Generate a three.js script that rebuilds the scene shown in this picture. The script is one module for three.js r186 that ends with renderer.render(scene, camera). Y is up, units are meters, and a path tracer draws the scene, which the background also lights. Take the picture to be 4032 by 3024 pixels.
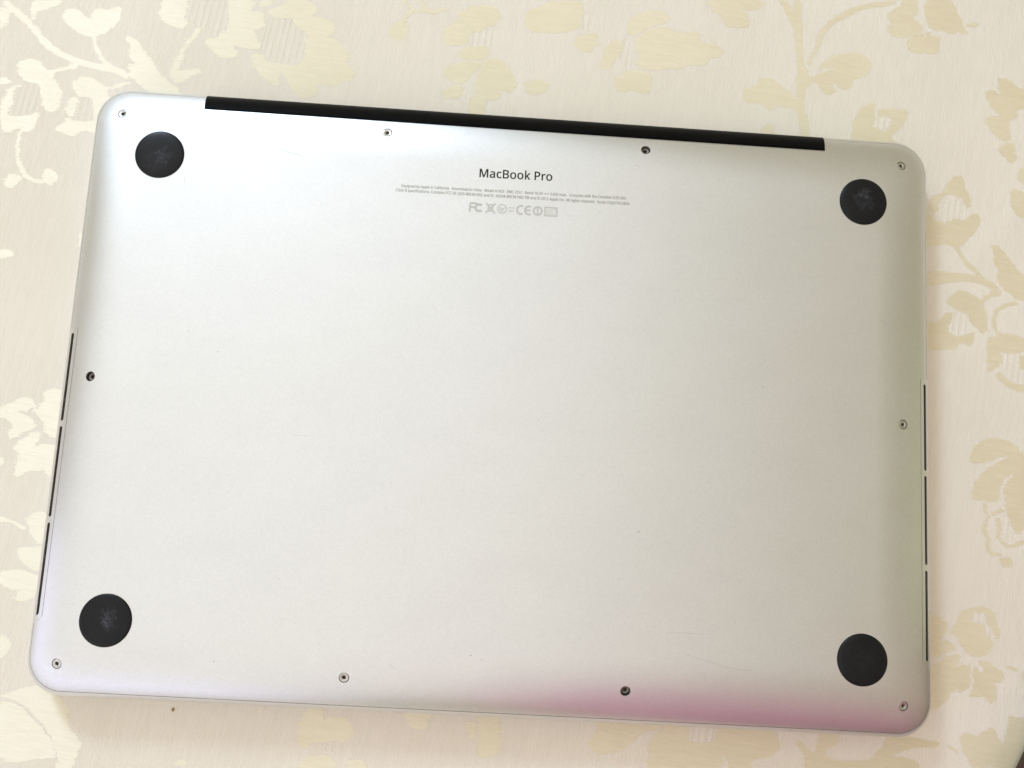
import * as THREE from 'three';
import { RectAreaLightUniformsLib } from 'three/addons/lights/RectAreaLightUniformsLib.js';
import { RoundedBoxGeometry } from 'three/addons/geometries/RoundedBoxGeometry.js';
import { Brush, Evaluator, SUBTRACTION } from 'three-bvh-csg';
RectAreaLightUniformsLib.init();

// ---------------------------------------------------------------- camera, light, exposure
const scene = new THREE.Scene();
const camera = new THREE.PerspectiveCamera(46.9467, 4 / 3, 0.01, 20);
const CAM = new THREE.Vector3(-0.0049514, 0.327104, 0.0375227);
const FWD = new THREE.Vector3(0.02606752, -0.98998587, -0.13873881);
const UP = new THREE.Vector3(-0.05969926, 0.13699659, -0.98877092);
camera.position.copy(CAM); camera.up.copy(UP); camera.lookAt(CAM.clone().add(FWD));
scene.add(camera);

const renderer = new THREE.WebGLRenderer({ antialias: true });
renderer.toneMapping = THREE.LinearToneMapping;
renderer.toneMappingExposure = 0.975;
renderer.shadowMap.enabled = true;

// dim warm light that comes back from everything around the table
scene.background = new THREE.Color().setRGB(0.47, 0.42, 0.275);

// a lamp or added fill panel: glowing diffuser in a tray, and an area light of its size just in front of it
function lampPanel(label, at, target, w, h, color, strength) {
  const g = new THREE.Group(); g.name = numbered('lamp_panel'); scene.add(g);
  g.position.set(...at); g.lookAt(new THREE.Vector3(...target));
  g.userData = { label, category: 'lamp' };
  const tray = new THREE.Mesh(new RoundedBoxGeometry(w + 0.04, h + 0.04, 0.05, 2, 0.01), new THREE.MeshStandardMaterial({ color: 0xd8d8d6, roughness: 0.5 }));
  tray.name = 'tray'; tray.position.z = -0.035; tray.castShadow = tray.receiveShadow = true; g.add(tray);
  const glow = new THREE.MeshStandardMaterial({ color: 0xffffff, roughness: 0.9, emissive: color, emissiveIntensity: 0.1 });
  const diffuser = new THREE.Mesh(new RoundedBoxGeometry(w, h, 0.012, 2, 0.004), glow);
  diffuser.name = 'diffuser'; diffuser.position.z = -0.008; g.add(diffuser);
  const light = new THREE.RectAreaLight(color, strength, w, h);
  light.name = 'panel_light'; light.position.z = 0.004; light.rotation.y = Math.PI; g.add(light);
  return g;
}
const used = new Map();
function numbered(n) { const k = used.get(n) ?? 0; used.set(n, k + 1); return k ? n + '_' + String(k).padStart(3, '0') : n; }

lampPanel('small bright square lamp panel beyond the laptop hinge, casting the crisp shadow', [-1.16, 1.42, -2.00], [0, 0, 0], 0.42, 0.42, new THREE.Color().setRGB(0.74, 0.93, 1.20), 50);
lampPanel('wide cool fill panel added high over the table in place of ceiling bounce', [-0.80, 1.60, 0.35], [-0.74, 0, 0.35], 4.4, 2.6, new THREE.Color().setRGB(0.965, 0.99, 1.02), 0.52);  // added fill, stands for the soft light bounced off a ceiling
lampPanel('low bluish panel added past the front of the table in place of window light', [-1.35, 0.56, 1.05], [0, 0.02, 0.05], 2.0, 0.8, new THREE.Color().setRGB(0.74, 0.75, 1.14), 1.0);  // added unseen panel, stands for cool window light from the front left

// ---------------------------------------------------------------- helpers
let seed = 7;
const rnd = () => { seed = (seed * 1664525 + 1013904223) >>> 0; return seed / 4294967296; };
const hash = (x, y) => { let n = (x * 374761393 + y * 668265263) | 0; n = (n ^ (n >>> 13)) * 1274126177 | 0; return ((n ^ (n >>> 16)) >>> 0) / 4294967296; };
const vnoise = (x, y) => {
  const i = Math.floor(x), j = Math.floor(y), a = x - i, b = y - j, s = a * a * (3 - 2 * a), t = b * b * (3 - 2 * b);
  return (hash(i, j) * (1 - s) + hash(i + 1, j) * s) * (1 - t) + (hash(i, j + 1) * (1 - s) + hash(i + 1, j + 1) * s) * t;
};
const RIGHT = new THREE.Vector3().crossVectors(FWD, UP).normalize();
const FOCAL = 3481.79;
// a pixel of the 4032 x 3024 photograph as a ray, met with the height y (metres)
function atHeight(px, py, y) {
  const d = FWD.clone().addScaledVector(RIGHT, (px - 2016) / FOCAL).addScaledVector(UP, (1512 - py) / FOCAL);
  return CAM.clone().addScaledVector(d, (y - CAM.y) / d.y);
}
const tex = (canvas, srgb) => { const t = new THREE.CanvasTexture(canvas); t.colorSpace = srgb ? THREE.SRGBColorSpace : THREE.NoColorSpace; t.wrapS = t.wrapT = THREE.MirroredRepeatWrapping; t.magFilter = THREE.LinearFilter; return t; };
const newCanvas = (w, h) => { const c = document.createElement('canvas'); c.width = w; c.height = h; return c; };
function mesh(name, geo, mat, parent) { const m = new THREE.Mesh(geo, mat); m.name = name; m.castShadow = m.receiveShadow = true; parent.add(m); return m; }

// ---------------------------------------------------------------- table top and tablecloth
const table = new THREE.Mesh(new RoundedBoxGeometry(1.9, 0.03, 1.7, 2, 0.006), new THREE.MeshStandardMaterial({ color: 0x5b3a22, roughness: 0.6 }));
table.name = 'table_top'; table.userData = { kind: 'structure' }; table.position.set(0.1, -0.0172, 0.05); table.receiveShadow = table.castShadow = true; scene.add(table);

// cloth coordinates: s along the weft, t along the warp, in millimetres
const TH = 0.13, CT = Math.cos(TH), ST = Math.sin(TH);
const S0 = -228, S1 = 222, T0 = -206, T1 = 164, CW = 2048, CH = Math.round(CW * (T1 - T0) / (S1 - S0));
const PX = CW / (S1 - S0);
const toCloth = (px, py) => { const p = atHeight(px, py, 0.0002); const x = p.x * 1000, z = p.z * 1000; return [(x * CT + z * ST - S0) * PX, (-x * ST + z * CT - T0) * PX]; };

// woven motifs as outlines read off the photograph: each block gives the corner of the view it was read in and its scale
const MOTIFS = [
  { o: [0, 0], k: 3.16,
    fill: [
      '-40,40 100,100 100,180 30,320 -40,340',
      '350,-20 760,-30 740,20 600,70 480,105 430,120 440,220 370,230 360,100',
      '745,160 780,100 850,80 930,80 990,130 1040,180 1080,200 1130,120 1190,70 1290,90 1330,100 1380,60 1470,50 1505,100 1480,190 1460,260 1380,330 1290,400 1190,440 1090,435 1000,410 900,350 820,290 760,220',
      '180,830 230,745 375,700 470,740 530,800 560,850 640,850 800,805 930,770 990,790 960,830 800,860 660,890 640,930 700,1030 740,1110 760,1180 740,1280 700,1350 600,1380 540,1360 510,1300 495,1220 475,1100 440,1020 330,1010 250,970 205,900',
      '-40,950 50,930 110,1000 40,1030 -40,1030',
      '220,1030 260,1040 150,1110 130,1180 160,1230 110,1300 60,1390 110,1430 250,1430 400,1400 470,1370 480,1400 440,1480 430,1560 350,1630 250,1620 240,1590 170,1580 150,1620 90,1650 10,1600 -30,1500 -20,1250 40,1180 70,1090 130,1050',
      '875,1060 900,990 960,950 1060,935 1150,950 1220,1010 1290,1060 1330,1060 1440,1030 1550,1000 1630,1010 1600,1030 1500,1060 1400,1090 1310,1100 1330,1180 1450,1250 1500,1500 1400,1700 1190,1620 1100,1640 1060,1600 1000,1620 900,1690 800,1660 660,1600 700,1550 780,1500 830,1440 880,1480 1000,1500 1160,1490 1140,1350 1135,1210 1060,1190 960,1190 900,1130',
      '830,1260 870,1200 920,1190 990,1240 940,1310 920,1400 880,1440 800,1420 800,1330',
      '1550,440 1620,430 1700,500 1760,580 1810,640 1880,740 1940,840 2030,940 2120,1010 2212,1090 2260,1200 1900,1190 1780,1080 1680,1010 1620,940 1590,880 1600,820 1600,770 1700,800 1640,750 1600,700 1590,630 1610,600 1600,530'],
    line: [['40,10 250,170 400,330 520,500 700,640 900,725 1100,790 1300,830 1480,870 1570,935', 88], ['1150,420 1160,560 1230,680 1300,770 1440,850', 62]],
    lace: ['930,-20 1340,-20 1330,60 1100,90 940,60', '160,1090 280,1010 470,1020 490,1220 460,1400 380,1400 200,1430 80,1400', '960,1220 1130,1210 1140,1480 930,1490'] },
  { o: [650, 0], k: 3.16,
    fill: [
      '-60,-60 250,-60 290,60 240,100 230,200 280,260 260,320 190,345 80,310 -20,260 -100,150',
      '760,-20 1120,-20 1050,130 1170,120 1230,170 1240,270 1190,350 1080,360 1130,440 1190,520 1150,590 1040,595 920,570 820,545 880,600 910,650 860,700 770,715 660,690 560,600 480,510 480,460 560,465 640,440 700,390 780,330 770,240 780,130',
      '400,320 450,330 430,380 330,480 240,600 190,750 150,870 250,850 380,830 440,880 370,920 270,980 150,1030 80,990 50,900 80,740 150,660 220,530 310,420',
      '1170,-20 1360,-20 1300,50 1170,70',
      '1270,130 1340,90 1450,50 1550,-20 1750,-20 1870,60 1890,120 1810,190 1950,200 2060,250 2110,310 2080,410 2030,430 2120,480 2220,570 2260,620 2290,680 2240,760 2310,830 2370,900 2300,990 2200,1020 2120,1050 2000,1050 1910,1020 1880,1100 1880,1190 1800,1190 1720,1215 1620,1160 1540,1080 1500,980 1450,910 1400,870 1410,960 1430,1030 1370,1050 1250,980 1140,880 1080,760 1060,650 1150,640 1230,690 1280,760 1400,770 1560,800 1640,790 1740,680 1730,560 1760,430 1720,360 1620,320 1600,260 1560,210 1350,210'],
    line: [], lace: ['300,-20 760,-20 780,130 760,330 640,440 540,440 400,300 240,230 250,100', '1300,200 1570,220 1750,400 1720,680 1580,790 1320,750 1180,620 1240,400'] },
  { o: [1300, 0], k: 2.765,
    fill: [
      '640,290 690,230 760,220 810,240 850,310 830,390 760,435 680,420 630,340',
      '1380,110 1450,90 1540,40 1700,30 1830,60 1860,170 1800,250 1700,280 1660,310 1540,330 1500,460 1370,480 1250,470 1220,400 1230,290 1330,240 1380,200',
      '1390,520 1500,490 1720,480 1740,590 1640,640 1480,640 1380,600',
      '1280,690 1400,665 1590,650 1640,650 1610,720 1530,800 1500,880 1400,900 1340,880 1240,820 1220,760',
      '1290,920 1400,900 1440,960 1420,1050 1330,1060 1240,1060 1210,1000',
      '1640,660 1780,600 1900,650 1960,750 2030,880 2000,980 1930,990 1850,950 1840,1060 1780,1080 1690,1070 1680,1250 1500,1250 1520,1060 1600,1000 1560,960 1590,840'],
    line: [['790,230 830,150 900,105 1080,112 1260,88', 46], ['790,-20 870,70 920,110', 40], ['990,-20 1050,90', 40]],
    lace: ['1510,340 1690,290 1800,280 1780,480 1740,580 1500,460'] },
  { o: [2100, 0], k: 2.765,
    fill: [
      '1250,290 1450,280 1560,340 1820,330 1830,440 2000,470 2080,560 1960,610 1900,690 1750,690 1560,740 1450,730 1340,760 1200,730 1120,700 1160,560 1100,450 1150,390',
      '860,860 1000,770 1150,740 1300,800 1290,900 1260,1020 1180,1000 1060,960 1000,1000 900,970',
      '1150,120 1350,90 1500,150 1450,230 1250,280 1180,330 1080,370 1000,330 1050,200',
      '1880,-20 2260,-20 2260,150 2212,290 2100,220 2050,160 1930,90',
      '720,740 780,480 900,400 980,440 960,560 900,620 850,740',
      '-100,100 250,-20 520,-20 560,120 500,290 300,330 250,340 60,330 -80,300',
      '560,350 700,330 720,450 600,560 480,520 440,420', '-120,880 60,840 190,900 120,1010 -60,1020'],
    line: [], lace: ['520,120 700,120 660,330 560,340', '880,420 1100,420 1090,700 1000,720'] },
  { o: [2800, 0], k: 3.16,
    fill: [
      '860,-20 960,-20 1000,90 1030,130 1040,-20 1140,-20 1130,150 1150,300 1140,430 1160,560 1170,700 1150,830 1070,830 1090,700 1070,620 1060,440 1020,310 980,200 910,80',
      '1090,790 1160,810 1220,850 1200,900 1280,950 1290,1020 1190,1070 1180,1200 1180,1370 1210,1500 1240,1700 1130,1700 1100,1500 1070,1370 1020,1340 880,1300 740,1360 690,1330 620,1250 540,1280 470,1270 400,1200 400,1130 470,1060 570,1050 600,970 700,940 820,990 940,1090 1010,1170 1070,1210 1070,1100 1080,900',
      '1200,780 1250,680 1310,560 1330,410 1400,320 1500,240 1600,150 1750,80 1900,30 2300,-20 2300,40 1900,90 1740,170 1580,250 1480,340 1410,420 1360,560 1290,680 1240,800',
      '1330,860 1360,800 1460,710 1580,650 1750,630 1880,630 1970,690 2010,780 1990,870 1900,940 1790,960 1790,1040 1740,1100 1640,1090 1580,1040 1540,980 1560,1130 1520,1170 1440,1150 1380,1080 1320,1020 1270,960 1310,905 1460,850 1620,790 1460,820',
      '100,-20 660,-20 640,80 560,110 440,110 380,70 470,180 490,290 430,320 280,330 190,300 140,230 130,130',
      '1770,1520 1830,1400 1900,1320 2000,1270 2080,1240 2050,1400 2060,1460 2000,1560 2120,1600 2212,1650 2330,1790 2330,1830 1740,1830 1760,1659',
      '640,1600 660,1550 740,1520 800,1560 800,1700 640,1700', '-10,530 160,600 150,680 -10,700'],
    line: [], lace: [] },
  { o: [3400, 0], k: 3.5,
    fill: [
      '350,180 440,110 540,30 540,-20 770,-20 760,100 740,200 680,210 740,260 830,330 830,480 680,480 600,500 480,490 410,470 360,420 380,340 400,280',
      '870,-20 1230,-20 1290,80 1340,200 1380,330 1470,450 1400,460 1310,400 1290,440 1180,440 1120,400 1040,410 930,380 890,260 850,150',
      '620,580 680,500 830,480 870,470 910,400 960,480 1060,490 1090,600 1040,690 960,740 880,700 780,720 680,710',
      '1430,330 1490,290 1600,290 1580,350 1440,350',
      '1700,1240 1760,1220 1840,1220 1880,1290 1930,1270 1870,1180 1880,1070 1980,1060 2080,1110 2130,1180 2300,1230 2300,1480 2140,1480 2140,1600 2040,1660 2040,1780 2060,1870 2010,1950 1900,1900 1800,1820 1740,1710 1690,1640 1720,1600 1800,1580 1890,1600 1880,1540 1790,1480 1740,1380 1710,1300',
      '210,1500 330,1470 600,1490 610,1560 590,1650 520,1760 430,1830 350,1850 300,1830 390,1730 420,1640 380,1590 230,1580',
      '1880,2050 1930,1970 2080,1950 2120,2000 2100,2100 2130,2150 2080,2250 2010,2200 1960,2140 1900,2100'],
    line: [], lace: ['190,1600 380,1600 410,1700 300,1830 120,1760'] },
  { o: [3400, 440], k: 3.5,
    fill: [
      '940,1220 1000,1130 1100,1100 1160,980 1230,900 1370,850 1390,930 1420,1050 1490,1160 1520,1240 1490,1300 1420,1300 1380,1180 1200,1120 1130,1150 1040,1240 1050,1330 980,1380 920,1350',
      '860,1310 940,1420 1040,1500 1140,1500 1170,1590 1190,1500 1280,1450 1400,1500 1480,1410 1590,1390 1630,1500 1590,1640 1470,1760 1320,1860 1220,1840 1110,1800 1000,1840 700,1840 700,1310',
      '2030,1120 2080,1040 2150,1060 2260,1120 2260,1480 2140,1430 2060,1300', '2150,850 2200,750 2260,780 2260,1000 2170,960'],
    line: [], lace: ['1100,1200 1380,1200 1480,1300 1400,1480 1160,1560 1040,1450'] },
  { o: [3600, 850], k: 3.317,
    fill: [
      '0,780 320,700 500,730 700,750 880,780 960,810 1050,860 1150,970 1160,1020 1040,1050 940,1120 880,1130 880,1090 980,1020 1040,960 960,900 760,850 600,850 400,880 0,930',
      '1000,370 1060,370 1140,410 1240,520 1330,640 1420,750 1500,800 1500,1110 1350,1090 1270,1020 1180,940 1110,850 1080,740 1130,690 1070,640 1050,570 1060,500',
      '440,1100 490,1020 570,980 680,970 790,1020 850,1080 910,1130 950,1230 980,1360 970,1500 920,1540 830,1470 750,1370 720,1260 620,1250 540,1200 460,1160',
      '350,1360 420,1280 500,1240 540,1260 500,1340 440,1430 450,1500 560,1570 700,1540 810,1500 810,1603 740,1703 690,1673 650,1643 560,1693 500,1743 340,1743 0,1743 0,1420 200,1400',
      '990,1603 1080,1553 1220,1523 1340,1553 1500,1623 1500,1753 1320,1793 1220,1783 1150,1763 1150,1893 1110,1973 1050,2013 960,2033 980,1973 960,1873 950,1753'],
    line: [['570,400 600,480 680,600 800,700 900,800', 62], ['1360,1130 1200,1160 1100,1220 1060,1320 1070,1440 1110,1560', 46]],
    lace: ['540,1260 720,1260 760,1400 700,1540 560,1560 450,1480'] },
  { o: [3600, 1300], k: 3.317,
    fill: ['1080,580 1130,540 1200,620 1290,690 1500,720 1500,820 1320,790 1200,720 1110,640', '1360,330 1500,330 1500,580 1380,480'],
    line: [], lace: ['1160,300 1350,310 1380,500 1420,700 1290,690 1200,600'] },
  { o: [3600, 1700], k: 3.317,
    fill: ['730,330 780,220 850,150 960,90 1110,80 1230,110 1320,160 1390,250 1500,300 1500,1250 1350,1350 1300,1270 1270,1100 1200,980 1210,900 1200,700 1260,610 1320,540 1290,540 1180,620 1140,720 1130,870 1040,920 960,900 800,890 740,850 800,700 880,580 960,490 1090,400 1270,320 1250,310 1070,350 960,400 880,410 770,415',
      '1130,1659 1310,1640 1300,1740 1220,1790 1150,1730'],
    line: [['950,950 940,1040 1000,1100 920,1200 940,1300 1000,1400 970,1500 1010,1590 1130,1610', 50], ['1050,1080 1110,1060 1170,1030', 46], ['1110,1140 1130,1240 1100,1330 1180,1470 1270,1510 1450,1440', 42]], lace: ['1160,1080 1260,1140 1300,1300 1340,1380 1260,1480 1150,1380'] },
  { o: [3560, 2200], k: 3.038,
    fill: [
      '620,790 690,650 740,600 860,600 920,560 1000,580 1080,640 1110,720 1130,800 1180,870 1160,950 1090,980 1095,950 1060,850 1000,740 990,650 850,640 830,770 980,790 1000,930 1085,975 1080,1080 1020,1150 920,1190 800,1160 740,1110 700,1020 650,950 590,920 590,850',
      '300,640 450,720 560,770 540,880 480,920 470,1000 560,980 630,1040 640,1090 500,1150 300,1200',
      '300,1300 450,1240 550,1160 690,1150 680,1230 610,1310 700,1270 780,1270 810,1400 800,1520 740,1600 640,1610 680,1540 600,1600 560,1680 430,1800 250,1800',
      '840,1280 900,1330 950,1390 970,1340 900,1240 960,1220 1080,1270 1160,1330 1200,1400 1190,1480 1100,1500 1130,1600 1130,1670 1060,1755 1010,1690 930,1650 790,1670 850,1500 830,1350',
      '1240,1280 1320,1300 1390,1330 1360,1360 1280,1330', '1420,1400 1460,1350 1500,1480 1440,1480'],
    line: [], lace: ['850,640 990,640 1000,740 1060,850 1090,950 1000,930 980,790 830,770'] },
  { o: [2900, 2700], k: 1.954,
    fill: [
      '1730,420 1750,370 1810,370 1850,395 1890,400 1920,360 1960,320 2020,370 2060,440 2060,500 2090,380 2120,240 2140,235 2300,280 2300,700 1990,700 1940,590 1930,580 1960,700 1880,700 1780,560 1740,490',
      '1620,460 1700,490 1710,530 1650,500',
      '-60,300 290,330 360,480 270,560 120,570 100,700 -60,700',
      '440,420 510,440 600,530 640,480 630,340 820,340 790,450 680,520 750,580 900,590 1050,570 1140,470 1170,360 1330,400 1580,440 1560,480 1400,480 1250,520 1200,560 1300,560 1420,590 1440,700 520,700 540,560 500,500'],
    line: [], lace: [] },
  { o: [1900, 2740], k: 2.011,
    fill: ['920,180 1100,170 1430,240 1400,280 1270,290 1190,380 1080,450 940,480 860,420 840,380 890,300',
      '1330,350 1480,220 1640,220 1640,380 1840,380 1860,220 2160,240 2160,500 2100,500 1950,480 1900,480 1880,620 1310,620 1320,450', '-40,160 130,160 150,330 130,460 -40,520'],
    line: [], lace: ['1640,230 1860,230 1840,400 1620,400'] },
  { o: [1000, 2700], k: 2.212,
    fill: ['380,300 500,180 600,180 600,330 640,280 780,280 850,320 850,450 780,510 740,480 640,490 540,500 420,560 370,520',
      '430,620 640,610 700,680 720,780 380,780', '1290,200 1560,220 1500,340 1480,400 1400,390 1310,330', '1840,310 1940,330 1910,470 1860,460', '820,640 960,660 1000,780 790,780'],
    line: [], lace: ['600,490 740,490 720,580 600,580'] },
  { o: [0, 2500], k: 2.212,
    fill: ['-30,-20 60,30 80,130 30,210 -30,200',
      '-30,530 130,480 300,440 420,480 510,545 540,600 580,640 590,740 600,830 640,880 720,960 640,1080 620,1220 490,1220 490,1090 480,1000 420,880 320,740 200,620 60,560',
      '-30,580 100,590 200,650 300,760 400,880 460,960 480,1080 380,1080 270,1100 -30,1130', '1500,1110 1560,1090 1610,1110 1600,1150 1500,1140'],
    line: [], lace: [] },
  { o: [0, 480], k: 3.016,
    fill: ['490,560 570,535 640,570 670,640 655,710 585,750 530,730 470,650', '20,690 50,630 130,605 240,630 250,650 200,710 170,770 110,785 40,750', '-30,1500 60,1500 150,1530 110,1600 -30,1620', '885,1465 930,1420 940,1340 970,1290 1010,1280 1000,1480'],
    line: [['220,110 190,260 200,400 220,530 270,620 380,690 490,700', 50]], lace: [] },
  { o: [0, 1450], k: 3.317,
    fill: ['-30,510 130,440 210,390 280,365 370,380 450,450 440,490 390,530 330,570 260,550 200,560 300,590 390,650 440,700 460,760 400,800 300,830 200,900 120,930 70,860 100,810 150,780 130,720 60,650 -30,640',
      '560,310 640,260 700,250 780,280 860,270 860,380 840,460 800,480 800,700 780,800 760,910 640,900 580,860 540,770 550,720 500,640 440,590 430,540 470,490 540,450 560,380',
      '210,950 350,870 420,820 530,840 520,890 460,970 420,1020 560,980 700,1000 760,1060 730,1200 690,1400 630,1420 560,1380 570,1320 480,1350 420,1340 350,1330 290,1390 200,1430 150,1390 180,1270 200,1160 250,1110 160,1060 170,1020', '-30,1140 60,1190 40,1250 -30,1280'],
    line: [], lace: [] },
  { o: [0, 1900], k: 3.32,
    fill: ['-30,430 140,490 330,590 310,630 180,570 80,510 -30,520', '330,460 420,380 540,375 640,440 640,600 600,780 490,820 430,740 370,660 350,580', '215,870 250,845 350,850 490,830 600,860 580,1170 420,1160 330,1100 260,1030 210,930', '-30,1160 150,1140 280,1140 400,1190 520,1220 530,1330 480,1480 370,1550 260,1560 150,1540 190,1480 240,1400 150,1410 60,1380 -30,1310'],
    line: [], lace: [] },
];
const parse = (str, m) => str.split(' ').map((q) => { const [a, b] = q.split(',').map(Number); return toCloth(m.o[0] + a / m.k, m.o[1] + b / m.k); });
function smoothLoop(ctx, p) {   // closed outline through the middles of its sides
  const n = p.length, mid = (i) => [(p[i % n][0] + p[(i + 1) % n][0]) / 2, (p[i % n][1] + p[(i + 1) % n][1]) / 2];
  ctx.beginPath(); ctx.moveTo(...mid(0));
  for (let i = 1; i <= n; i++) { const c = p[i % n], e = mid(i); const q = 0.35; ctx.lineTo(mid(i - 1)[0] + (c[0] - mid(i - 1)[0]) * q, mid(i - 1)[1] + (c[1] - mid(i - 1)[1]) * q); ctx.quadraticCurveTo(c[0], c[1], c[0] + (e[0] - c[0]) * (1 - q), c[1] + (e[1] - c[1]) * (1 - q)); ctx.lineTo(...e); }
  ctx.closePath();
}
function drawMask(which) {
  const c = newCanvas(CW, CH), g = c.getContext('2d');
  g.fillStyle = '#000'; g.fillRect(0, 0, CW, CH); g.fillStyle = g.strokeStyle = '#fff'; g.lineCap = 'round'; g.lineJoin = 'round';
  for (const m of MOTIFS) {
    const pxPerPhoto = PX / 11.0;
    if (which === 'lace') for (const f of m.lace) { smoothLoop(g, parse(f, m)); g.fill(); }
    else {
      for (const f of m.fill) { smoothLoop(g, parse(f, m)); g.fill(); }
      for (const [f, w] of m.line) {
        const p = parse(f, m); g.lineWidth = w / m.k * pxPerPhoto * 1.0; g.beginPath(); g.moveTo(...p[0]);
        for (let i = 1; i < p.length - 1; i++) g.quadraticCurveTo(...p[i], (p[i][0] + p[i + 1][0]) / 2, (p[i][1] + p[i + 1][1]) / 2);
        g.lineTo(...p[p.length - 1]); g.stroke();
      }
    }
  }
  return g.getImageData(0, 0, CW, CH).data;
}
const motif = drawMask('motif'), lace = drawMask('lace');
const cAlpha = newCanvas(CW, CH), cBumpG = newCanvas(CW, CH), cBumpM = newCanvas(CW, CH), cColG = newCanvas(CW, CH), cColM = newCanvas(CW, CH);
{
  const put = (c, fn) => { const g = c.getContext('2d'), im = g.createImageData(CW, CH), d = im.data; for (let y = 0; y < CH; y++) for (let x = 0; x < CW; x++) { const i = (y * CW + x) * 4, v = fn(x, y); d[i] = v[0]; d[i + 1] = v[1]; d[i + 2] = v[2]; d[i + 3] = 255; } g.putImageData(im, 0, 0); };
  const rowShift = []; for (let y = 0; y < CH; y++) rowShift.push((hash(Math.floor(y / 2), 11) - 0.5) * 5.2 + (hash(y, 5) - 0.5) * 1.5);
  const at = (m, x, y) => { x = Math.round(x); if (x < 0) x = 0; if (x >= CW) x = CW - 1; return m[(y * CW + x) * 4] / 255; };
  const ribPitch = 0.74 * PX, lacePitch = 2.45 * PX;
  const one = new Float32Array(CW * CH), two = new Float32Array(CW * CH);
  for (let y = 0; y < CH; y++) for (let x = 0; x < CW; x++) {
    one[y * CW + x] = at(motif, x + rowShift[y] + (vnoise(x / 9, y / 7) - 0.5) * 5, y);
    two[y * CW + x] = at(lace, x + rowShift[y], y);
  }
  const g3 = (v) => [v, v, v];
  put(cAlpha, (x, y) => { let a = one[y * CW + x]; return g3(255 * Math.min(1, a * 1.15)); });
  put(cBumpG, (x, y) => {
    const rib = 0.5 + 0.5 * Math.sin((x + 3.2 * vnoise(x / 50, y / 90)) / ribPitch * 6.2832), slub = vnoise(x / 2.4, y / 8), fine = hash(x, y);
    let h = 0.42 + 0.12 * rib + 0.13 * slub + 0.06 * fine + 0.07 * vnoise(x / 16, y / 22);
    const l = two[y * CW + x];
    if (l > 0.3) { const ph = (x / lacePitch) % 1; const rail = ph < 0.42 ? 1 : 0; const rung = ((y / (0.9 * PX)) % 1) < 0.5 ? 1 : 0; h = 0.30 + (rail ? 0.28 : 0.0) + (!rail && rung ? 0.12 : 0) + 0.06 * fine; }
    return g3(255 * Math.min(1, h));
  });
  put(cBumpM, (x, y) => g3(255 * (0.35 + 0.30 * hash(Math.floor(x / 13 + hash(y, 3) * 7), y) + 0.2 * vnoise(x / 30, y / 2.0) + 0.1 * hash(x, y))));
  put(cColG, (x, y) => { const v = (vnoise(x / 2, y / 30) - 0.5) * 5 + (hash(x, y) - 0.5) * 5 + (vnoise(x / 120, y / 160) - 0.5) * 5; return [232 + v, 224 + v, 210 + v * 1.2]; });
  put(cColM, (x, y) => { const v = (vnoise(x / 26, y / 1.6) - 0.5) * 8 + (hash(x, y) - 0.5) * 5 + (vnoise(x / 90 + 40, y / 90) - 0.5) * 8; return [238 + v, 227 + v, 195 + v * 1.5]; });
}
// gently rumpled cloth sheet; flat where the laptop lies on it
function clothHeight(x, z) {
  const m = Math.max(Math.abs(x) - 0.150, Math.abs(z) - 0.102), f = THREE.MathUtils.clamp(m / 0.05, 0, 1);
  const w = vnoise(x * 16 + 9, z * 13 + 3) * 1.1 + vnoise(x * 37 + 2, z * 30 + 8) * 0.45 - 0.8;
  const a = (x - 0.190) + (z + 0.078) * 0.85; const crease = 0.7 * Math.exp(-a * a / (2 * 0.006 * 0.006)) * Math.exp(-Math.pow((x - 0.186) / 0.03, 2));
  return (w * 1.2 + crease) * 0.001 * f * f;
}
function clothSheet(lift) {
  const x0 = -0.84, x1 = 1.04, z0 = -0.79, z1 = 0.89, nx = 376, nz = 336, pos = [], uv = [], idx = [];
  for (let j = 0; j <= nz; j++) for (let i = 0; i <= nx; i++) {
    const x = x0 + (x1 - x0) * i / nx, z = z0 + (z1 - z0) * j / nz;
    pos.push(x, clothHeight(x, z) + lift, z);
    const s = (x * CT + z * ST) * 1000, t = (-x * ST + z * CT) * 1000;
    uv.push((s - S0) / (S1 - S0), 1 - (t - T0) / (T1 - T0));
  }
  for (let j = 0; j < nz; j++) for (let i = 0; i < nx; i++) { const a = j * (nx + 1) + i, b = a + 1, c = a + nx + 1, d = c + 1; idx.push(a, c, b, b, c, d); }
  const g = new THREE.BufferGeometry(); g.setAttribute('position', new THREE.Float32BufferAttribute(pos, 3)); g.setAttribute('uv', new THREE.Float32BufferAttribute(uv, 2)); g.setIndex(idx); g.computeVertexNormals(); return g;
}
const tablecloth = new THREE.Group(); tablecloth.name = 'tablecloth'; scene.add(tablecloth);
tablecloth.userData = { label: 'cream damask tablecloth with woven flowers and stems under the laptop', category: 'tablecloth' };
mesh('ground_weave', clothSheet(-0.0009), new THREE.MeshPhysicalMaterial({ map: tex(cColG, true), bumpMap: tex(cBumpG), bumpScale: 0.00036, roughness: 0.66, ior: 1.45, anisotropy: 0.7, anisotropyRotation: 0 }), tablecloth);
mesh('woven_motif', clothSheet(-0.00086), new THREE.MeshPhysicalMaterial({ map: tex(cColM, true), alphaMap: tex(cAlpha), alphaTest: 0.5, bumpMap: tex(cBumpM), bumpScale: 0.00012, roughness: 0.66, ior: 2.3, specularIntensity: 1.8, anisotropy: 0.96, anisotropyRotation: Math.PI / 2 }), tablecloth);

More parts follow.
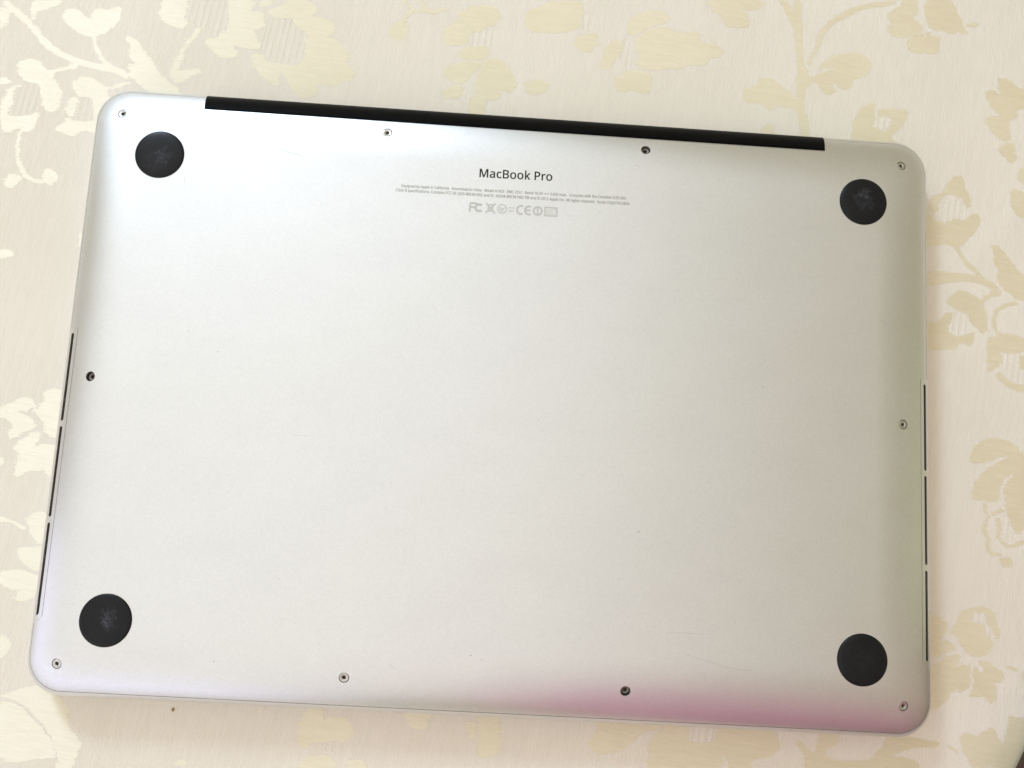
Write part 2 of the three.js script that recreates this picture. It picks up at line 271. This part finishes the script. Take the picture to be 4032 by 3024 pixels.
// ---------------------------------------------------------------- laptop lying upside down
// outline half sizes, corner radius and edge profile, all in metres
const HX = 0.157, HZ = 0.1095, EDGE = 0.024, Y0 = 0.0069, YT = 0.018, POW = 2.15;
const cornerR = (d) => 0.0125 - 0.35 * d;
const profileY = (d) => { if (d >= EDGE) return YT; const u = Math.min(1, (EDGE - d) / EDGE); return Y0 + (YT - Y0) * Math.pow(Math.max(0, 1 - Math.pow(u, POW)), 1 / POW); };
const insetOf = (x, z) => {   // which inset ring a point of the plan lies on
  let a = 0, b = EDGE;
  const sd = (d) => { const r = cornerR(d), qx = Math.abs(x) - (HX - d - r), qz = Math.abs(z) - (HZ - d - r); return Math.hypot(Math.max(qx, 0), Math.max(qz, 0)) + Math.min(Math.max(qx, qz), 0) - r; };
  if (sd(b) <= 0) return b; if (sd(0) >= 0) return 0;
  for (let i = 0; i < 40; i++) { const m = (a + b) / 2; if (sd(m) < 0) a = m; else b = m; } return a;
};
const surfaceY = (x, z) => profileY(insetOf(x, z));
const surfaceN = (x, z) => { const e = 2e-4; return new THREE.Vector3(surfaceY(x - e, z) - surfaceY(x + e, z), 2 * e, surfaceY(x, z - e) - surfaceY(x, z + e)).normalize(); };
const onLaptop = (px, py) => { let y = YT, p; for (let i = 0; i < 25; i++) { p = atHeight(px, py, y); y = surfaceY(p.x, p.z); } p.y = y; return p; };

// perimeter stations: side points keep finer steps near the vent slots
const SLOTS = [[-0.0154, 0.0160], [0.0179, 0.0493], [0.0513, 0.0824]], SLOT_D = 0.0034, SLOT_W = 0.00068;
const sideZ = [];
{
  const set = new Set(); const add = (v) => set.add(Math.round(v * 1e6) / 1e6);
  for (let z = -0.094; z <= 0.0941; z += 0.004) add(z);
  for (const [a, b] of SLOTS) for (const e of [a, b]) for (let k = -2; k <= 8; k++) add(e + (e === a ? 1 : -1) * k * 0.00007);
  for (const e of [-0.0174, 0.0845]) for (let k = -8; k <= 8; k++) add(e + k * 0.00025);
  sideZ.push(...[...set].sort((p, q) => p - q));
}
const stations = [];   // each: at(d) -> [x, z], side flag and z for the slots
const straightZ = (d) => HZ - d - cornerR(d), straightX = (d) => HX - d - cornerR(d);
{
  const CN = 20;
  const corner = (sx, sz, a0) => { for (let i = 0; i <= CN; i++) { const a = a0 + Math.PI / 2 * i / CN; stations.push({ at: (d) => { const r = cornerR(d); return [sx * straightX(d) + r * Math.cos(a), sz * straightZ(d) + r * Math.sin(a)]; } }); } };
  const side = (sx, up) => { for (const z of up ? sideZ : [...sideZ].reverse()) { stations.push({ side: sx, z, at: (d) => [sx * (HX - d), Math.abs(z) < 0.04 ? z : Math.sign(z) * (0.04 + (Math.abs(z) - 0.04) * (straightZ(d) - 0.04) / (straightZ(SLOT_D) - 0.04))] }); } };
  const rim = (sz, right) => { for (let i = -39; i <= 39; i++) { const u = (right ? i : -i) / 40; stations.push({ at: (d) => [u * straightX(d), sz * (HZ - d)] }); } };
  side(1, true); corner(1, 1, 0); rim(1, false); corner(-1, 1, Math.PI / 2); side(-1, false); corner(-1, -1, Math.PI); rim(-1, true); corner(1, -1, Math.PI * 1.5);
}
const smooth = (a, b, x) => THREE.MathUtils.smoothstep(x, a, b);
const seamInset = (st) => 0.0023 - (st.side ? 0.0003 : 0) + (st.side ? 0.0037 * smooth(-0.0179, -0.0168, st.z) * (1 - smooth(0.0838, 0.0850, st.z)) : 0);
const slotHalf = (st) => { if (!st.side) return 0; for (const [a, b] of SLOTS) if (st.z > a && st.z < b) { const e = Math.min(st.z - a, b - st.z); return e >= SLOT_W ? SLOT_W : Math.sqrt(Math.max(0, SLOT_W * SLOT_W - (SLOT_W - e) ** 2)); } return 0; };
const phiOf = (d) => { const u = (EDGE - d) / EDGE; return Math.acos(Math.min(1, Math.pow(u, POW / 2))); };
const insetAt = (phi) => EDGE * (1 - Math.pow(Math.max(0, Math.cos(phi)), 2 / POW));
function profileNormal(st, d) {   // outward normal of the edge surface at a station
  const e = 4e-5, d1 = Math.max(0, d - e), d2 = d + e, a = st.at(d1), b = st.at(d2), dy = profileY(d2) - profileY(d1);
  const h = Math.hypot(b[0] - a[0], b[1] - a[1]) || 1e-9, ox = (a[0] - b[0]) / h, oz = (a[1] - b[1]) / h;
  return new THREE.Vector3(ox * dy, h, oz * dy).normalize();
}
// grid of rows around all stations -> geometry with smooth normals
class Skin {
  constructor() { this.p = []; this.n = []; this.u = []; this.i = []; }
  v(x, y, z, nx, ny, nz) { this.p.push(x, y, z); this.n.push(nx, ny, nz); this.u.push((x + 0.16) / 0.32, 1 - (z + 0.112) / 0.224); return this.p.length / 3 - 1; }
  rows(rows, closed = true, flip = false, keep) { const m = rows[0].length; for (let r = 0; r + 1 < rows.length; r++) for (let k = 0; k < (closed ? m : m - 1); k++) { const q = (k + 1) % m; if (keep && !keep(r, k)) continue; const a = rows[r][k], b = rows[r][q], c = rows[r + 1][k], d = rows[r + 1][q]; if (flip) this.i.push(a, b, c, b, d, c); else this.i.push(a, c, b, b, c, d); } }
  geo() { const g = new THREE.BufferGeometry(); g.setAttribute('position', new THREE.Float32BufferAttribute(this.p, 3)); g.setAttribute('normal', new THREE.Float32BufferAttribute(this.n, 3)); g.setAttribute('uv', new THREE.Float32BufferAttribute(this.u, 2)); g.setIndex(this.i); return g; }
}

// brushed-off, bead-blasted aluminium: fine grain, faint smears and a few hairline scratches
const AW = 2048, AH = 1434, cRough = newCanvas(AW, AH), cMetal = newCanvas(AW, AH);
{
  const toA = (px, py) => { const p = atHeight(px, py, YT); return [(p.x + 0.16) / 0.32 * AW, (p.z + 0.112) / 0.224 * AH]; };
  const fillNoise = (c, fn) => { const g = c.getContext('2d'), im = g.createImageData(AW, AH), d = im.data; for (let y = 0; y < AH; y++) for (let x = 0; x < AW; x++) { const i = (y * AW + x) * 4, v = fn(x, y); d[i] = v[0]; d[i + 1] = v[1]; d[i + 2] = v[2]; d[i + 3] = 255; } g.putImageData(im, 0, 0); };
  fillNoise(cRough, (x, y) => { const v = 124 + (hash(x, y) - 0.5) * 26 + (vnoise(x / 140, y / 60) - 0.5) * 8; return [v, v, v]; });
  fillNoise(cMetal, (x, y) => { const v = 224 + (hash(x + 77, y) - 0.5) * 8 + (vnoise(x / 2.6, y / 2.6) - 0.5) * 5 + (vnoise(x / 11 + 30, y / 11) - 0.5) * 1.0 + (vnoise(x / 90, y / 45) - 0.5) * 2; return [v, v, v]; });
  const scratch = (list, w, col) => { for (const c of [cMetal, cRough]) { const g = c.getContext('2d'); g.lineWidth = w; g.lineCap = 'round'; g.strokeStyle = c === cMetal ? col : 'rgba(100,100,100,0.12)'; g.beginPath(); list.forEach(([a, b], i) => { const q = toA(a, b); if (i) g.lineTo(...q); else g.moveTo(...q); }); g.stroke(); } };
  scratch([[2625, 2494], [2700, 2492], [2765, 2497]], 1.1, 'rgba(186,180,177,0.36)');
  scratch([[2700, 2577], [2745, 2592], [2870, 2630], [2960, 2642]], 1.1, 'rgba(186,180,177,0.36)');
  scratch([[1080, 575], [1130, 598], [1190, 613]], 1.2, 'rgba(165,165,165,0.5)');
  scratch([[815, 518], [822, 530], [816, 548], [828, 575]], 1.4, 'rgba(165,165,168,0.55)');
  scratch([[725, 690], [727, 720]], 1.2, 'rgba(170,170,172,0.5)');
  scratch([[1150, 1710], [1210, 1718]], 1.1, 'rgba(190,188,186,0.4)');
  scratch([[2510, 2096], [2520, 2090]], 1.4, 'rgba(140,138,130,0.6)');
  scratch([[1852, 2580], [1856, 2582]], 1.6, 'rgba(140,138,134,0.6)');
  scratch([[1890, 2596], [1905, 2602]], 1.0, 'rgba(160,158,155,0.5)');
  scratch([[1535, 2616], [1555, 2635]], 1.0, 'rgba(170,168,168,0.5)');
  scratch([[2500, 650], [2520, 655]], 1.1, 'rgba(170,168,168,0.5)');
  for (const [px, py, r] of [[840, 2606, 2.1], [857, 1384, 1.6], [743, 1304, 1.4], [3005, 1524, 1.8], [2120, 1650, 1.2], [1540, 1900, 1.2], [2900, 1100, 1.2], [1100, 2280, 1.4]]) { const g = cMetal.getContext('2d'); g.fillStyle = 'rgba(140,138,132,0.32)'; g.beginPath(); g.arc(...toA(px, py), r, 0, 7); g.fill(); }
  for (let i = 0; i < 40; i++) { const x = 300 + rnd() * 3300, y = 700 + rnd() * 1900, a = (rnd() - 0.5) * 0.9, l = 15 + rnd() * 60; scratch([[x, y], [x + Math.cos(a) * l, y + Math.sin(a) * l]], 0.8, 'rgba(190,188,186,0.25)'); }
}
const aluminium = new THREE.MeshPhysicalMaterial({ map: tex(cMetal, true), metalness: 1, roughness: 0.94, roughnessMap: tex(cRough) });
const plainAluminium = new THREE.MeshPhysicalMaterial({ color: 0xe2e2e2, metalness: 1, roughness: 0.45 });
const ventWall = new THREE.MeshStandardMaterial({ color: 0x9c9890, roughness: 0.85 });
const blackPlastic = new THREE.MeshPhysicalMaterial({ color: 0x060607, roughness: 0.45, specularIntensity: 0.10 });

const laptop = new THREE.Group(); laptop.name = 'laptop'; scene.add(laptop);
laptop.userData = { label: 'closed silver laptop lying upside down on the tablecloth', category: 'laptop' };

// lid, next to the cloth
{
  const sk = new Skin(), prof = [[0.0010, -0.00035], [0.0003, 0.0002], [0.0001, 0.0010], [0.0001, 0.0058], [0.0004, 0.0061], [0.0012, 0.0063]], rows = [];
  const nr = [[0.5, -0.85], [0.9, -0.4], [1, 0], [1, 0], [0.8, 0.6], [0.2, 0.98]];
  prof.forEach(([d, y], k) => rows.push(stations.map((st) => { const a = st.at(d), o = st.at(0), q = st.at(0.001), h = Math.hypot(o[0] - q[0], o[1] - q[1]); return sk.v(a[0], y, a[1], (o[0] - q[0]) / h * nr[k][0], nr[k][1], (o[1] - q[1]) / h * nr[k][0]); })));
  sk.rows(rows, true, false);
  for (const [row, y, up] of [[rows[0], -0.00035, -1], [rows[rows.length - 1], 0.0063, 1]]) { const c = sk.v(0, y, 0, 0, up, 0); const ring = row.map((q) => sk.v(sk.p[q * 3], y, sk.p[q * 3 + 2], 0, up, 0)); for (let k = 0; k < ring.length; k++) { const q = (k + 1) % ring.length; if (up > 0) sk.i.push(c, ring[q], ring[k]); else sk.i.push(c, ring[k], ring[q]); } }
  mesh('lid', sk.geo(), plainAluminium, laptop);
}
// chassis: the rim all round, with the slots cut through it
let chassis;
{
  const sk = new Skin(), N = stations.length;
  const lo = stations.map((st) => phiOf(SLOT_D - slotHalf(st))), hi = stations.map((st) => phiOf(SLOT_D + slotHalf(st)));
  const seam = stations.map((st) => phiOf(seamInset(st) - 0.00009));
  const row = (fn) => stations.map((st, k) => { const d = insetAt(fn(st, k)), a = st.at(d), n = profileNormal(st, Math.max(d, 6e-5)); return sk.v(a[0], profileY(d), a[1], n.x, n.y, n.z); });
  // below the widest line, the wall down to the gap over the lid
  const out = (st) => { const o = st.at(0), q = st.at(0.001), h = Math.hypot(o[0] - q[0], o[1] - q[1]); return [(o[0] - q[0]) / h, (o[1] - q[1]) / h]; };
  const under = [[0.0014, 0.00655], [0.0002, 0.00655], [0, 0.0068]].map(([d, y], k) => stations.map((st) => { const a = st.at(d), o = out(st); return sk.v(a[0], y, a[1], o[0] * (k ? 1 : 0), k ? 0 : -1, o[1] * (k ? 1 : 0)); }));
  const A = []; for (let j = 0; j <= 8; j++) A.push(row((st, k) => Math.min(lo[k], seam[k]) * j / 8));
  const Bq = []; for (let j = 0; j <= 5; j++) Bq.push(row((st, k) => { const s = Math.max(seam[k], 0), h = Math.min(hi[k], s); return h + (s - h) * j / 5; }));
  sk.rows([...under, ...A], true, false);
  sk.rows(Bq, true, false);
  // groove wall under the seam
  const wall = [[0, 0], [0, -0.0011], [0.0035, -0.0013]].map(([dd, dy]) => stations.map((st, k) => { const d = insetAt(seam[k]), a = st.at(d + dd), o = out(st); return sk.v(a[0], profileY(d) + dy, a[1], -o[0], 0.3, -o[1]); }));
  sk.rows(wall, true, false);
  chassis = mesh('chassis', sk.geo(), plainAluminium, laptop);
  // vent slots: troughs behind the openings
  for (const sx of [-1, 1]) for (const [a, b] of SLOTS) {
    const t = new Skin(), list = stations.filter((st) => st.side === sx && st.z > a - 1e-6 && st.z < b + 1e-6), rows = [];
    const spot = (st, w, deep) => { const d = SLOT_D + w, p = st.at(d), n = profileNormal(st, SLOT_D); return t.v(p[0] - n.x * deep, profileY(d) - n.y * deep, p[1], -Math.sign(w) * sx, 0.2, 0); };
    for (const [sgn, deep] of [[1, 0], [1, 0.0066], [-1, 0.0066], [-1, 0]]) rows.push(list.map((st) => spot(st, sgn * Math.max(slotHalf(st), 1e-5), deep)));
    t.rows(rows, false, false); mesh('vent_slot', t.geo(), ventWall, laptop);
  }
}
// screws: pixel of the photograph, depth of the head below the cover
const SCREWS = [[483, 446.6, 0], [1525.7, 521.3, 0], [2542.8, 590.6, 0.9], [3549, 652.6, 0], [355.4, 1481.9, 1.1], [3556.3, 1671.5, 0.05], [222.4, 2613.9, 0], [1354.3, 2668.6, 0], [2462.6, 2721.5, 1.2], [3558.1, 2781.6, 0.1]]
  .map(([x, y, deep]) => { const p = onLaptop(x, y); return { p, n: surfaceN(p.x, p.z), deep }; });
const UPY = new THREE.Vector3(0, 1, 0), HOLE = 0.00174;
// bottom cover: a thin curved plate, closed, with the screw holes cut out of it
let cover;
{
  const sk = new Skin(), TK = 0.0008, R = 26;
  const phis = stations.map((st) => phiOf(seamInset(st) + 0.00009));
  const rowAt = (j, drop, sign) => stations.map((st, k) => { const ph = phis[k] + (Math.PI / 2 - phis[k]) * j / R, d = insetAt(ph), a = st.at(d), n = j === R ? UPY : profileNormal(st, d); return sk.v(a[0], profileY(d) - drop, a[1], n.x * sign, n.y * sign, n.z * sign); });
  const top = [], bot = []; for (let j = 0; j <= R; j++) top.push(rowAt(j, 0, 1));
  for (let j = 0; j <= R; j++) bot.push(rowAt(j, TK, -1));
  sk.rows(top, true, false); sk.rows(bot, true, true);
  sk.rows([bot[0], top[0]].map((r, k) => stations.map((st, q) => { const o = st.at(0), i = st.at(0.001), h = Math.hypot(o[0] - i[0], o[1] - i[1]); const v = r[q]; return sk.v(sk.p[v * 3], sk.p[v * 3 + 1], sk.p[v * 3 + 2], (o[0] - i[0]) / h, 0, (o[1] - i[1]) / h); })), true, false);
  const c1 = sk.v(0, YT, 0, 0, 1, 0), c2 = sk.v(0, YT - TK, 0, 0, -1, 0), N = stations.length;
  for (let k = 0; k < N; k++) { const q = (k + 1) % N; sk.i.push(c1, top[R][q], top[R][k], c2, bot[R][k], bot[R][q]); }
  let brush = new Brush(sk.geo(), aluminium); brush.updateMatrixWorld();
  const ev = new Evaluator(); ev.useGroups = false;
  for (const s of SCREWS) {
    const c = new Brush(new THREE.CylinderGeometry(HOLE, HOLE, 0.006, 40), aluminium);
    c.position.copy(s.p); c.quaternion.setFromUnitVectors(UPY, s.n); c.updateMatrixWorld();
    brush = ev.evaluate(brush, c, SUBTRACTION); brush.updateMatrixWorld();
  }
  cover = mesh('bottom_cover', brush.geometry, aluminium, laptop);
}
const steel = new THREE.MeshPhysicalMaterial({ color: 0xc8c6c1, metalness: 1, roughness: 0.33 });
const shadedSteel = new THREE.MeshPhysicalMaterial({ color: 0x77716a, metalness: 1, roughness: 0.45 });  // darker copy of steel: dark reflection of sunk heads put into the colour
const socketDark = new THREE.MeshStandardMaterial({ color: 0x3d352c, roughness: 0.7 });
const V = (a) => a.map(([r, y]) => new THREE.Vector2(r / 1000, y / 1000));
const headGeo = new THREE.LatheGeometry(V([[0.56, -1.2], [0.58, -0.28], [0.70, -0.20], [1.0, -0.12], [1.30, -0.07], [1.48, -0.07], [1.58, -0.16], [1.58, -1.2]]), 48);
const star = new THREE.Shape(); for (let i = 0; i <= 60; i++) { const a = i / 60 * Math.PI * 2, r = (0.60 + 0.07 * Math.cos(5 * a)) / 1000; if (i) star.lineTo(r * Math.cos(a), r * Math.sin(a)); else star.moveTo(r, 0); }
const socketGeo = new THREE.ExtrudeGeometry(star, { depth: 0.0002, bevelEnabled: false, curveSegments: 4 }); socketGeo.rotateX(-Math.PI / 2); socketGeo.translate(0, -0.0010, 0);
const wallGeo = new THREE.LatheGeometry(V([[1.7, -0.3], [1.7, -2.6], [0, -2.6]]), 40);
for (const s of SCREWS) {
  const g = new THREE.Group(); g.name = 'screw'; laptop.add(g);
  g.position.copy(s.p).addScaledVector(s.n, -s.deep / 1000); g.quaternion.setFromUnitVectors(UPY, s.n); g.rotateY(rnd() * 6);
  mesh('screw_head', headGeo, s.deep > 0.5 ? shadedSteel : steel, g);
  mesh('socket', socketGeo, socketDark, g);
}
// rubber feet, slightly domed and scuffed
{
  const FW = 256, foot = (k) => {
    const c = newCanvas(FW, FW), g = c.getContext('2d'), im = g.createImageData(FW, FW), d = im.data;
    const scuff = [[[0.60, 0.52, 0.18, 0.6], [0.46, 0.64, 0.24, 0.4]], [[0.52, 0.34, 0.13, 0.6], [0.48, 0.50, 0.24, 0.5]], [[0.55, 0.42, 0.19, 0.75], [0.58, 0.55, 0.16, 0.5]], [[0.5, 0.5, 0.25, 0.15]]][k];
    for (let y = 0; y < FW; y++) for (let x = 0; x < FW; x++) {
      let v = 23 + (hash(x + k * 300, y) - 0.5) * 9 + (vnoise(x / 5 + k * 9, y / 5) - 0.5) * 7;
      for (const [cx, cy, r, a] of scuff) { const q = Math.hypot(x / FW - cx, y / FW - cy) / r + (vnoise(x / 14 + k * 40, y / 14) - 0.5) * 0.8; if (q < 1) { const grain = 0.6 * vnoise(x / 6 + 5, y / 6 + k * 17) + 0.4 * hash(x * 3 + k, y * 7); if (grain > 0.25) v += 68 * a * (grain - 0.15) * Math.min(1, (1 - q) * 3); } }
      const i = (y * FW + x) * 4; d[i] = v; d[i + 1] = v * 1.0; d[i + 2] = v * 1.12; d[i + 3] = 255;
    }
    g.putImageData(im, 0, 0); return tex(c, true);
  };
  const prof = V([[0, 1.15], [3, 1.12], [5.5, 1.02], [7.3, 0.86], [8.3, 0.66], [8.75, 0.38], [8.85, 0.0], [8.85, -0.6]]).reverse();
  [[628.9, 608.8], [3398.6, 794.7], [415.6, 2442.6], [3395, 2598.4]].forEach(([x, y], k) => {
    const p = onLaptop(x, y); const geo = new THREE.LatheGeometry(prof, 72), q = geo.attributes.position, uv = geo.attributes.uv;
    for (let i = 0; i < q.count; i++) uv.setXY(i, q.getX(i) / 0.018 + 0.5, 0.5 - q.getZ(i) / 0.018);
    const m = mesh('rubber_foot', geo, new THREE.MeshPhysicalMaterial({ map: foot(k), roughness: 0.38, specularIntensity: 0.45 }), laptop); m.position.set(p.x, YT - 0.00022, p.z);
  });
}
// black hinge bar along the back edge
{
  const sk = new Skin(), rows = [], prof = [];
  const lift = 0.00022;
  prof.push([-0.10115, profileY(HZ - 0.10115) - 0.0006]);
  for (let k = 0; k <= 10; k++) { const z = -0.10115 - (0.10945 - 0.10115) * k / 10; prof.push([z, profileY(HZ + z) + lift]); }
  prof.push([-0.10985, 0.0078], [-0.10985, 0.0034], [-0.1090, 0.0030]);
  const half = (z) => 0.1152 + (0.1165 - 0.1152) * THREE.MathUtils.clamp((-z - 0.1015) / 0.0082, 0, 1);
  prof.forEach(([z, y], k) => { const a = prof[Math.max(0, k - 1)], b = prof[Math.min(prof.length - 1, k + 1)], dz = b[0] - a[0], dy = b[1] - a[1], h = Math.hypot(dz, dy); const r = []; for (let i = 0; i <= 40; i++) r.push(sk.v(half(z) * (i / 20 - 1), y, z, 0, -dz / h, dy / h)); rows.push(r); });
  sk.rows(rows, false, true);
  for (const s of [-1, 1]) { const ring = prof.map(([z, y]) => sk.v(half(z) * s, y, z, s, 0, 0)), inn = prof.map(([z, y]) => sk.v(half(z) * s, y - 0.0012, z + 0.0006, s, 0, 0)); sk.rows([ring, inn], false, s > 0); }
  mesh('hinge_bar', sk.geo(), blackPlastic, laptop);
}
// print on the cover: canvases used as coverage of thin ink
function ink(name, corners, w, h, draw, color) {   // corners: left middle and right middle of the strip in photo pixels; height in metres
  const [[ax, ay], [bx, by], hh] = corners, y = YT + 0.00003, a = atHeight(ax, ay, y), b = atHeight(bx, by, y), len = a.distanceTo(b);
  const c = newCanvas(w, h), g = c.getContext('2d'); g.fillStyle = '#000'; g.fillRect(0, 0, w, h); g.fillStyle = g.strokeStyle = '#fff'; draw(g, w, h);
  const t = tex(c, false); t.wrapS = t.wrapT = THREE.ClampToEdgeWrapping;
  const m = mesh(name, new THREE.PlaneGeometry(len, hh).rotateX(-Math.PI / 2), new THREE.MeshStandardMaterial({ color, alphaMap: t, transparent: true, roughness: 0.7 }), cover);
  m.position.copy(a).add(b).multiplyScalar(0.5); m.rotation.y = -Math.atan2(b.z - a.z, b.x - a.x); m.castShadow = false;
}
const fit = (g, text, size, w, base, bold = 0) => { g.font = size + 'px sans-serif'; const k = w / g.measureText(text).width; g.save(); g.scale(k, 1); g.textBaseline = 'alphabetic'; g.fillText(text, 0, base); if (bold) { g.lineWidth = bold; g.strokeText(text, 0, base); } g.restore(); };
ink('printed_name', [[1884, 681.5], [2177, 697], 0.0052], 1600, 290, (g, w, h) => fit(g, 'MacBook Pro', 245, w, 226, 7), new THREE.Color(0x14130a));
ink('printed_text', [[1580, 731.5], [2465, 781], 0.0022], 2048, 60, (g, w, h) => fit(g, 'Designed by Apple in California   Assembled in China   Model A1425   EMC 2557   Rated 16.5V === 3.65A max.   Complies with the Canadian ICES-003', 40, w, 43), new THREE.Color(0x8a897b));
ink('printed_text', [[1558, 747.5], [2479, 803], 0.0022], 2048, 60, (g, w, h) => fit(g, 'Class B specifications. Contains FCC ID: QDS-BRCM1062 and IC: 4324A-BRCM1062 TM and \u00a9 2012 Apple Inc. All rights reserved.  Serial C02JH1KLDR54', 40, w, 43), new THREE.Color(0x8a897b));
ink('printed_marks', [[1846, 814.5], [2197, 835.5], 0.0044], 1500, 200, (g, w, h) => {
  const cy = 100; g.lineWidth = 26; g.lineCap = 'butt';
  // F and C, the C closed round the foot of the F
  g.lineWidth = 30; g.beginPath(); g.moveTo(20, 178); g.lineTo(20, 60); g.quadraticCurveTo(20, 32, 52, 32); g.lineTo(130, 32); g.moveTo(20, 100); g.lineTo(100, 100); g.stroke();
  g.lineWidth = 40; g.beginPath(); g.arc(172, cy + 4, 58, -0.75, 0.75, true); g.stroke();
  // crossed-out bin
  g.lineWidth = 24; g.beginPath(); g.moveTo(285, 16); g.lineTo(445, 188); g.moveTo(445, 16); g.lineTo(285, 188); g.stroke(); g.lineWidth = 16; g.strokeRect(325, 40, 78, 110); g.beginPath(); g.moveTo(305, 40); g.lineTo(425, 40); g.stroke();
  // circle with a tick
  g.lineWidth = 17; g.beginPath(); g.arc(560, cy, 74, 0, 7); g.stroke(); g.beginPath(); g.arc(560, cy + 4, 34, 1.1, 4.2); g.stroke(); g.beginPath(); g.moveTo(548, 90); g.lineTo(570, 112); g.lineTo(606, 74); g.stroke();
  g.font = '44px sans-serif'; g.save(); g.translate(664, 88); g.scale(1.0, 1); g.fillText('N122', 0, 0); g.fillText('2844', 0, 52); g.restore();
  g.lineWidth = 30; g.beginPath(); g.arc(880, cy, 70, -1.2, 1.2, true); g.stroke(); g.beginPath(); g.arc(1015, cy, 70, -1.2, 1.2, true); g.moveTo(955, cy); g.lineTo(1030, cy); g.stroke();
  g.lineWidth = 28; g.beginPath(); g.arc(1158, cy, 68, 0, 7); g.stroke(); g.fillRect(1144, 52, 28, 56); g.fillRect(1144, 120, 28, 30);
  g.lineWidth = 20; g.strokeRect(1278, 30, 204, 142); g.lineWidth = 8; g.strokeRect(1306, 58, 148, 86); g.font = '58px sans-serif'; g.fillText('VCI', 1328, 122);
}, new THREE.Color(0xc0c0b9));

// ---------------------------------------------------------------- small things and added shapes for the bare metal to mirror
{
  const g = new THREE.IcosahedronGeometry(0.00055, 2), q = g.attributes.position; for (let i = 0; i < q.count; i++) { const k = 1 + (hash(Math.round(q.getX(i) * 1e6), Math.round(q.getZ(i) * 1e6 + q.getY(i) * 3e6)) - 0.5) * 0.35; q.setXYZ(i, q.getX(i) * k * 0.8, q.getY(i) * k * 0.5, q.getZ(i) * k * 1.15); } g.computeVertexNormals();
  const p = atHeight(678, 2796, 0); const m = mesh('crumb', g, new THREE.MeshStandardMaterial({ color: 0xa08458, roughness: 0.9 }), scene);
  m.position.set(p.x, clothHeight(p.x, p.z) - 0.00055, p.z); m.userData = { label: 'tiny brown crumb on the cloth beside the laptop\'s front edge', category: 'crumb' };
}
{
  // dark brown case whose rounded edge just reaches into the frame
  const a = atHeight(4032, 2984, 0.003), b = atHeight(4013, 3024, 0.003), d = b.clone().sub(a).setY(0).normalize(), n = new THREE.Vector3(-d.z, 0, d.x); if (n.x < 0) n.negate();
  const g = new THREE.Group(); g.name = 'brown_case'; scene.add(g); g.userData = { label: 'dark brown flat case lying on the cloth past the laptop\'s corner', category: 'case' };
  g.position.copy(a).addScaledVector(n, 0.05).addScaledVector(d, 0.045).setY(-0.0006); g.rotation.y = Math.atan2(-n.z, n.x);
  const mat = new THREE.MeshPhysicalMaterial({ color: 0x3a2018, roughness: 0.55 });
  for (const [y, nm] of [[0.0031, 'lower_shell'], [0.0083, 'upper_shell']]) mesh(nm, new RoundedBoxGeometry(0.1, 0.0049, 0.15, 3, 0.0018), mat, g).position.y = y;
}
function added_cushion(label, at, turn, w, h, depth, color) {  // soft coloured shape added out of view to tint the metal
  const g = new THREE.Group(); g.name = numbered('added_cushion'); scene.add(g); g.userData = { label, category: 'added_cushion' }; g.position.set(...at); g.rotation.y = turn;
  const geo = new THREE.SphereGeometry(1, 64, 48), q = geo.attributes.position, pw = (v, e) => Math.sign(v) * Math.pow(Math.abs(v), e);
  for (let i = 0; i < q.count; i++) {
    const x = q.getX(i), y = q.getY(i), z = q.getZ(i), m = Math.max(Math.abs(x), Math.abs(y), 1e-6), l = Math.hypot(x, y), k = l > 1e-6 ? Math.min(1, l / m) : 1;
    const px = pw(x * (0.55 + 0.45 * k), 0.75), py = pw(y * (0.55 + 0.45 * k), 0.75); const fat = Math.pow(Math.max(0, 1 - px * px), 0.5) * Math.pow(Math.max(0, 1 - py * py), 0.5);
    q.setXYZ(i, px * w / 2, py * h / 2, Math.sign(z) * (0.012 + depth / 2 * fat) * Math.min(1, Math.abs(z) * 4) + (vnoise(px * 3 + 7, py * 3) - 0.5) * 0.02);
  }
  geo.computeVertexNormals(); geo.computeBoundingBox(); geo.translate(0, -geo.boundingBox.min.y, 0);
  mesh('added_cushion_cover', geo, new THREE.MeshStandardMaterial({ color, roughness: 0.95 }), g);
  const pipe = new THREE.Mesh(new THREE.TubeGeometry(new THREE.CatmullRomCurve3([...Array(48)].map((_, i) => { const a = i / 48 * Math.PI * 2; return new THREE.Vector3(pw(Math.cos(a), 0.5) * w / 2, pw(Math.sin(a), 0.5) * h / 2 + h / 2, 0); }), true), 160, 0.006, 8, true), new THREE.MeshStandardMaterial({ color, roughness: 0.9 }));
  pipe.name = 'piping'; pipe.castShadow = pipe.receiveShadow = true; g.add(pipe);
}
added_cushion('plump pink shape added out of view for the pink mirrored in the metal', [0.37, 0.004, 0.43], -0.12, 0.68, 0.54, 0.16, new THREE.Color().setRGB(0.66, 0.26, 0.40));  // added for the pink tint along the front edge
added_cushion('plump pale green shape added out of view for the green mirrored in the metal', [0.83, 0.004, 0.24], -Math.PI / 2, 0.60, 0.54, 0.16, new THREE.Color().setRGB(0.66, 0.73, 0.46));  // added for the green tint along the right edge

renderer.render(scene, camera);
